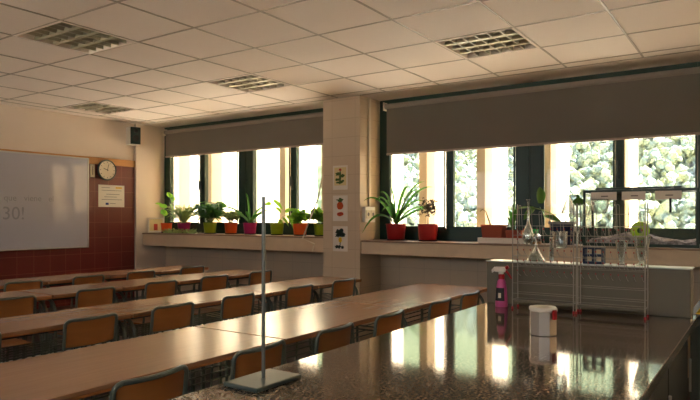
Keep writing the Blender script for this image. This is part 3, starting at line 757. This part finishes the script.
tag(o.build('trailing_plant', M_leafp, ang=180), 'pale trailing creeper spreading along the ledge below the magenta pot', 'plant')
# leaning picture
t = thing('framed_picture', 'small white-framed picture leaning on the left end of the window ledge', 'picture', (5.60, 7.04, ZL), 0)
MM = Matrix.Rotation(math.radians(-128+180), 4, 'Z') @ Matrix.Rotation(math.radians(-10), 4, 'X')
MM = Matrix.Rotation(math.radians(-35), 4, 'Z') @ Matrix.Rotation(math.radians(-12), 4, 'X')
f = MB(); f.bbox(-.11, .11, -.008, .008, 0, .022, .003, M=MM); f.bbox(-.11, .11, -.008, .008, .188, .21, .003, M=MM); f.bbox(-.11, -.088, -.008, .008, .022, .188, .003, M=MM); f.bbox(.088, .11, -.008, .008, .022, .188, .003, M=MM)
f.build('frame', M_whiteplastic, t); MB().box(-.088, .088, -.004, .004, .022, .188, M=MM).build('image', M_prY, t)
MB().box(-.03, .02, -.0055, -.0041, .03, .12, M=MM).build('image_figure', M_prR, t)
for o_ in t.children: o_.location = (0, 0, .003)

# red pots
plant('strap', .108, .165, P_re, (5.66, 3.235, ZR), 'red pot with long arching strap leaves, next to the pillar', 9, GR,
      leaves=[(bear(RT), .30, .46, .0), (bear(RT-8), .38, .42, .02), (bear(RT+4), .24, .38, .0), (bear(RT+8), .30, .30, .05), (bear(RT-4), .46, .22, .06), (bear(RT+12), .40, .26, .12), (bear(LF+6), .06, .40, .0), (bear(LF), .17, .40, .06), (bear(LF+12), .22, .36, .10), (bear(LF-14), .12, .34, .12), (bear(LF+3), .15, .26, .12), (bear(RT-30), .14, .42, .02), (bear(LF+20), .38, .20, .28), (bear(LF-8), .34, .36, .10), (bear(60), .15, .30, .1), (bear(RT+30), .14, .30, .02), (bear(RT), .16, .24, .06)], lw=.036)
plant('twiggy', .108, .165, P_re, (5.66, 2.86, ZR), 'red pot with a dry twiggy grey-brown plant, right of the strap-leaved one', 10, GR)
# dish under terracotta pots
t = thing('plant_tray', 'white plastic tray under the terracotta planters on the right ledge', 'tray', (5.62, 2.05, ZR))
q = MB(); q.bbox(-.09, .09, -.22, .22, 0, .012, .003)
for a, b, c_, d_ in ((-.09, -.082, -.22, .22), (.082, .09, -.22, .22), (-.082, .082, -.22, -.212), (-.082, .082, .212, .22)): q.box(a, b, c_, d_, .012, .05)
q.build('tray', M_whiteplastic, t)
def planter(yc, L_, W_, H_, z, label):
    t = thing('terracotta_planter', label, 'plant', (5.62, yc, z), group=GR)
    vs = []; 
    def ring(l, w, zz): return [(-w, -l, zz), (w, -l, zz), (w, l, zz), (-w, l, zz)]
    R_ = [ring(L_*.84, W_*.8, 0), ring(L_*.95, W_*.95, H_-.022), ring(L_, W_, H_-.022), ring(L_, W_, H_), ring(L_*.93, W_*.9, H_), ring(L_*.9, W_*.88, H_-.015)]
    fs = [(3, 2, 1, 0)]
    for r_ in R_: vs += r_
    for i in range(len(R_)-1):
        for k in range(4): fs.append((i*4+k, i*4+(k+1) % 4, i*4+4+(k+1) % 4, i*4+4+k))
    n_ = (len(R_)-1)*4; MB().add(vs, fs).build('pot', P_te, t)
    MB().box(-W_*.875, W_*.875, -L_*.89, L_*.89, H_-.03, H_-.016).build('soil', M_soil, t); return t
t = planter(2.14, .108, .07, .16, ZR+.013, 'terracotta planter with a single dark bare stem, on the white tray')
q = MB(); q.tube([(0, .03, .14), (-.005, .06, .23), (-.01, .08, .29)], [.008, .006, .004], 8); q.build('stem', M_dry, t)
q = MB(); q.tube([(-.01, .08, .29), (0, .12, .305), (0, .14, .285)], .003, 6); q.build('twig', M_dry, t)
t = planter(1.935, .078, .06, .11, ZR+.013, 'small terracotta planter with spiky green shoots, on the white tray')
q = MB()
for a, l_, h_ in ((0, .01, .26), (1.6, .04, .20), (3.5, .05, .16), (5, .04, .22), (LF/57.3, .07, .14), (RT/57.3, .02, .28)): ribbon(q, arch((0, .02, .09), a, l_, h_, 0), .04)
q.build('foliage', M_leaf, t, ang=180)

# blue-pot plant with broad leaves
t = thing('potted_plant', 'navy blue pot with grey rim and broad oval leaves, behind the left draining rack', 'plant', (5.60, 1.50, ZR), group=GR)
MB().lathe([(0, 0), (.088, 0), (.092, .004), (.108, .185), (0, .185)], n=32).build('pot', P_bl, t)
MB().lathe([(.100, .18), (.124, .18), (.124, .206), (.105, .206), (.10, .195)], n=32, close=True).build('rim', P_gr, t)
MB().lathe([(0, .186), (.10, .186), (.09, .196), (0, .198)], n=24).build('soil', M_soil, t)
st = MB(); lf = MB()
st.tube([(0, .0, .19), (-.01, .08, .27), (-.02, .17, .31), (-.03, .26, .33)], .006, 6)
st.tube([(0, -.02, .19), (.0, -.07, .28), (0, -.11, .33)], .005, 6)
for c_, d_, l_, w_ in (((0, .20, .37), (-.10, -.03, 1), .18, .11), ((-.02, .24, .33), (-.2, .5, -.5), .13, .08), ((-.02, .25, .33), (0, 1, .12), .16, .03), ((0, .20, .33), (-.3, -.4, -.6), .12, .07), ((0, -.10, .36), (-.2, -.9, .3), .12, .09), ((0, -.13, .38), (-.1, -.02, 1), .08, .05), ((0, .02, .20), (-.3, .8, .5), .16, .07)): leafblade(lf, c_, d_, l_, w_, 0)
st.build('stem', M_leafp, t); lf.build('foliage', mat('broad_leaf_green', (92, 140, 54), .35, var=.1), t, ang=180)
# bottle with green cap
t = thing('glass_bottle', 'clear bottle with a bright green cap on the window ledge beside the blue pot', 'bottle', (5.55, 1.735, ZR))
MB().lathe([(0, 0), (.062, 0), (.065, .005), (.065, .075), (.035, .095), (.030, .105), (0, .105)], n=28).build('body', M_glass, t)
MB().lathe([(0, .100), (.036, .100), (.036, .132), (.033, .136), (0, .137)], n=24).build('cap', mat('green_cap', (30, 190, 96), .4), t)
MB().lathe([(0, .004), (.060, .004), (.060, .022), (0, .022)], n=24).build('contents', mat('amber_contents', (196, 140, 70), .5), t)

# ------------------------------------------------------------------ glass tank on the ledge
t = thing('glass_tank', 'green-framed glass tank with gravel and paper labels, on the right end of the window ledge', 'tank', (5.665, .865, ZR))
hx, hy, H = .15, .425, .47
f = MB()
for sx in (-1, 1):
    for sy in (-1, 1): f.bbox(sx*hx-.01, sx*hx+.01, sy*hy-.01, sy*hy+.01, 0, H, .003)
for z in (0, H-.02):
    for sx in (-1, 1): f.bbox(sx*hx-.011, sx*hx+.011, -hy-.01, hy+.01, z, z+.025, .003)
    for sy in (-1, 1): f.bbox(-hx-.01, hx+.01, sy*hy-.011, sy*hy+.011, z, z+.025, .003)
f.build('frame', M_green, t)
for sx in (-1, 1): MB().box(sx*hx-.003, sx*hx+.003, -hy+.01, hy-.01, .02, H-.018).build('glass_pane', M_glass if 0 else M_pane, t)
for sy in (-1, 1): MB().box(-hx+.01, hx-.01, sy*hy-.003, sy*hy+.003, .02, H-.018).build('glass_pane', M_pane, t)
MB().box(-hx+.01, hx-.01, -hy+.01, hy-.01, .003, .012).build('bottom', M_green, t)
MB().bbox(-hx-.015, hx+.015, -hy+.11, hy-.09, H+.006, H+.022, .003).build('lid', M_green, t)
n1, n2 = 12, 40; vs = []; fs = []; R = random.Random(4)
for i in range(n1):
    for j in range(n2):
        x = -hx+.012+(2*hx-.024)*i/(n1-1); y = -hy+.012+(2*hy-.024)*j/(n2-1)
        vs.append((x, y, .075+.03*math.sin(y*9+1)+.012*math.sin(y*31+x*20)+R.uniform(-.004, .004)))
for i in range(n1-1):
    for j in range(n2-1): a = i*n2+j; fs.append((a, a+1, a+n2+1, a+n2))
o0 = len(vs); 
vs += [(-hx+.012, -hy+.012, .013), (-hx+.012, hy-.012, .013), (hx-.012, hy-.012, .013), (hx-.012, -hy+.012, .013)]
fs.append(tuple([j for j in range(n2)]+[o0+1, o0])); fs.append(tuple([(n1-1)*n2+j for j in range(n2)]+[o0+2, o0+3]))
fs.append(tuple([i*n2 for i in range(n1)]+[o0+3, o0])); fs.append(tuple([i*n2+n2-1 for i in range(n1)]+[o0+2, o0+1])); fs.append((o0, o0+1, o0+2, o0+3))
g = MB().add(vs, fs).build('gravel_bed', M_gravel, t); g['kind'] = 'stuff'
for y0, y1 in ((-.315, -.125), (-.055, .125), (.165, .37)):
    c = MB().box(-hx-.0145, -hx-.0125, y0, y1, H-.085, H-.015).build('paper_label', M_paper, t)
    MB().box(-hx-.0152, -hx-.0146, (y0+y1)/2-.035, (y0+y1)/2+.02, H-.055, H-.046).build('written_line', M_inkd, c)
MB().bbox(-hx-.024, -hx-.014, -.245, -.228, H-.19, H-.075, .002).build('thermometer', M_black, t)

t = thing('round_lime_disc', 'lime green round disc with a dark centre on a small stand before the tank', 'ornament', (5.468, .845, ZR), 0)
RYM = Matrix.Rotation(-PI/2, 4, 'Y')
MB().lathe([(0, -.008), (.062, -.008), (.070, -.004), (.072, .004), (.066, .010), (0, .010)], n=36, M=Matrix.Translation((0, 0, .135)) @ RYM).build('disc', M_lime, t)
MB().lathe([(0, .0105), (.022, .0105), (.020, .015), (0, .016)], n=24, M=Matrix.Translation((0, 0, .135)) @ RYM).build('centre', M_leafd, t)
MB().bbox(-.016, .016, -.035, .035, 0, .008, .002).build('foot', M_lime, t); MB().tube([(0, 0, .006), (0, 0, .07)], .006, 8).build('stalk', M_lime, t)

# ------------------------------------------------------------------ low cabinet past the bench, far right
t = thing('side_cabinet', 'green-grey low cabinet behind the far end of the bench at the right edge', 'cabinet', (3.55, .02, 0))
MB().bbox(-.30, .30, -.30, .27, .06, .87, .004).build('body', M_sidecab, t); MB().box(-.28, .28, -.28, .25, 0, .06).build('plinth', M_black, t)
MB().bbox(-.31, .31, -.31, .28, .87, .89, .004).build('top', M_cab, t)
MB().bbox(-.315, -.30, -.27, .24, .10, .84, .003).build('door', M_sidecab, t)
q = MB(); vs = []; fs = []; R = random.Random(8)
for i in range(9):
    for j in range(9):
        u, v = i/8, j/8; vs.append((-.08+.16*u, -.07+.14*v, .891+.05*math.sin(PI*u)*math.sin(PI*v)*(1+.5*math.sin(7*u+5*v))+.003*R.random()))
for i in range(8):
    for j in range(8): a = i*9+j; fs.append((a, a+1, a+10, a+9))
vs.append((0, 0, .8905)); rim = [i*9 for i in range(9)]+[72+j for j in range(1, 9)]+[i*9+8 for i in range(7, -1, -1)]+[j for j in range(7, 0, -1)]
for k in range(len(rim)): fs.append((rim[k], rim[(k+1) % len(rim)], 81))
o = q.add(vs, fs).build('cloth', M_yel); o.location = (3.34, .20, 0); tag(o, 'crumpled yellow cloth on the low cabinet at the right edge', 'cloth')
o = MB().box(-.05, .05, -.045, .045, 0, .075, M=Matrix.Rotation(math.radians(-20), 4, 'Y')).build('paper_pad', M_paper); o.location = (3.50, .20, .912); tag(o, 'white pad of paper propped behind the yellow cloth', 'paper')
t = thing('potted_plant', 'small potted plant with bright green leaves on the low cabinet at the right edge', 'plant', (3.70, .19, .89))
pot(t, .045, .07, P_te, None); q = MB(); R = random.Random(2)
for k in range(12): a = R.uniform(0, 6.28); leafblade(q, (0, 0, .07), (math.cos(a)*.6, math.sin(a)*.6, 1), R.uniform(.07, .13), .04, 0)
q.build('foliage', M_leafl, t, ang=180)

# ------------------------------------------------------------------ light
W = bpy.data.worlds.new('world'); SC.world = W; W.use_nodes = True
N = W.node_tree.nodes; L = W.node_tree.links; bg = N['Background']
bg.inputs[0].default_value = (.90, .95, 1.0, 1); bg.inputs[1].default_value = 2.6
S = bpy.data.lights.new('sun', 'SUN'); S.energy = 33; S.angle = .01; S.color = (1, .96, .91)
so = bpy.data.objects.new('sun', S); COL.objects.link(so)
so.rotation_euler = Vector((.62, -.78, .95)).to_track_quat('Z', 'Y').to_euler()

# ------------------------------------------------------------------ camera
cam = bpy.data.cameras.new('camera'); co = bpy.data.objects.new('camera', cam); COL.objects.link(co)
cam.sensor_width = 36; cam.lens = 615.6/700*36; cam.shift_y = 17.6/700; cam.clip_start = .05; cam.clip_end = 600
yaw = math.radians(34.02)    # heading from +x toward +y
co.location = (0, 0, 1.34); co.rotation_euler = (PI/2, math.radians(0), yaw-PI/2)
SC.camera = co
SC.view_settings.view_transform = 'Standard'; SC.view_settings.look = 'None'; SC.view_settings.gamma = 1
SC.view_settings.exposure = 1.12
SC.cycles.max_bounces = 10; SC.cycles.diffuse_bounces = 6; SC.cycles.transparent_max_bounces = 24; SC.cycles.glossy_bounces = 5
SC.cycles.caustics_reflective = False; SC.cycles.caustics_refractive = False
SC.cycles.sample_clamp_indirect = 6
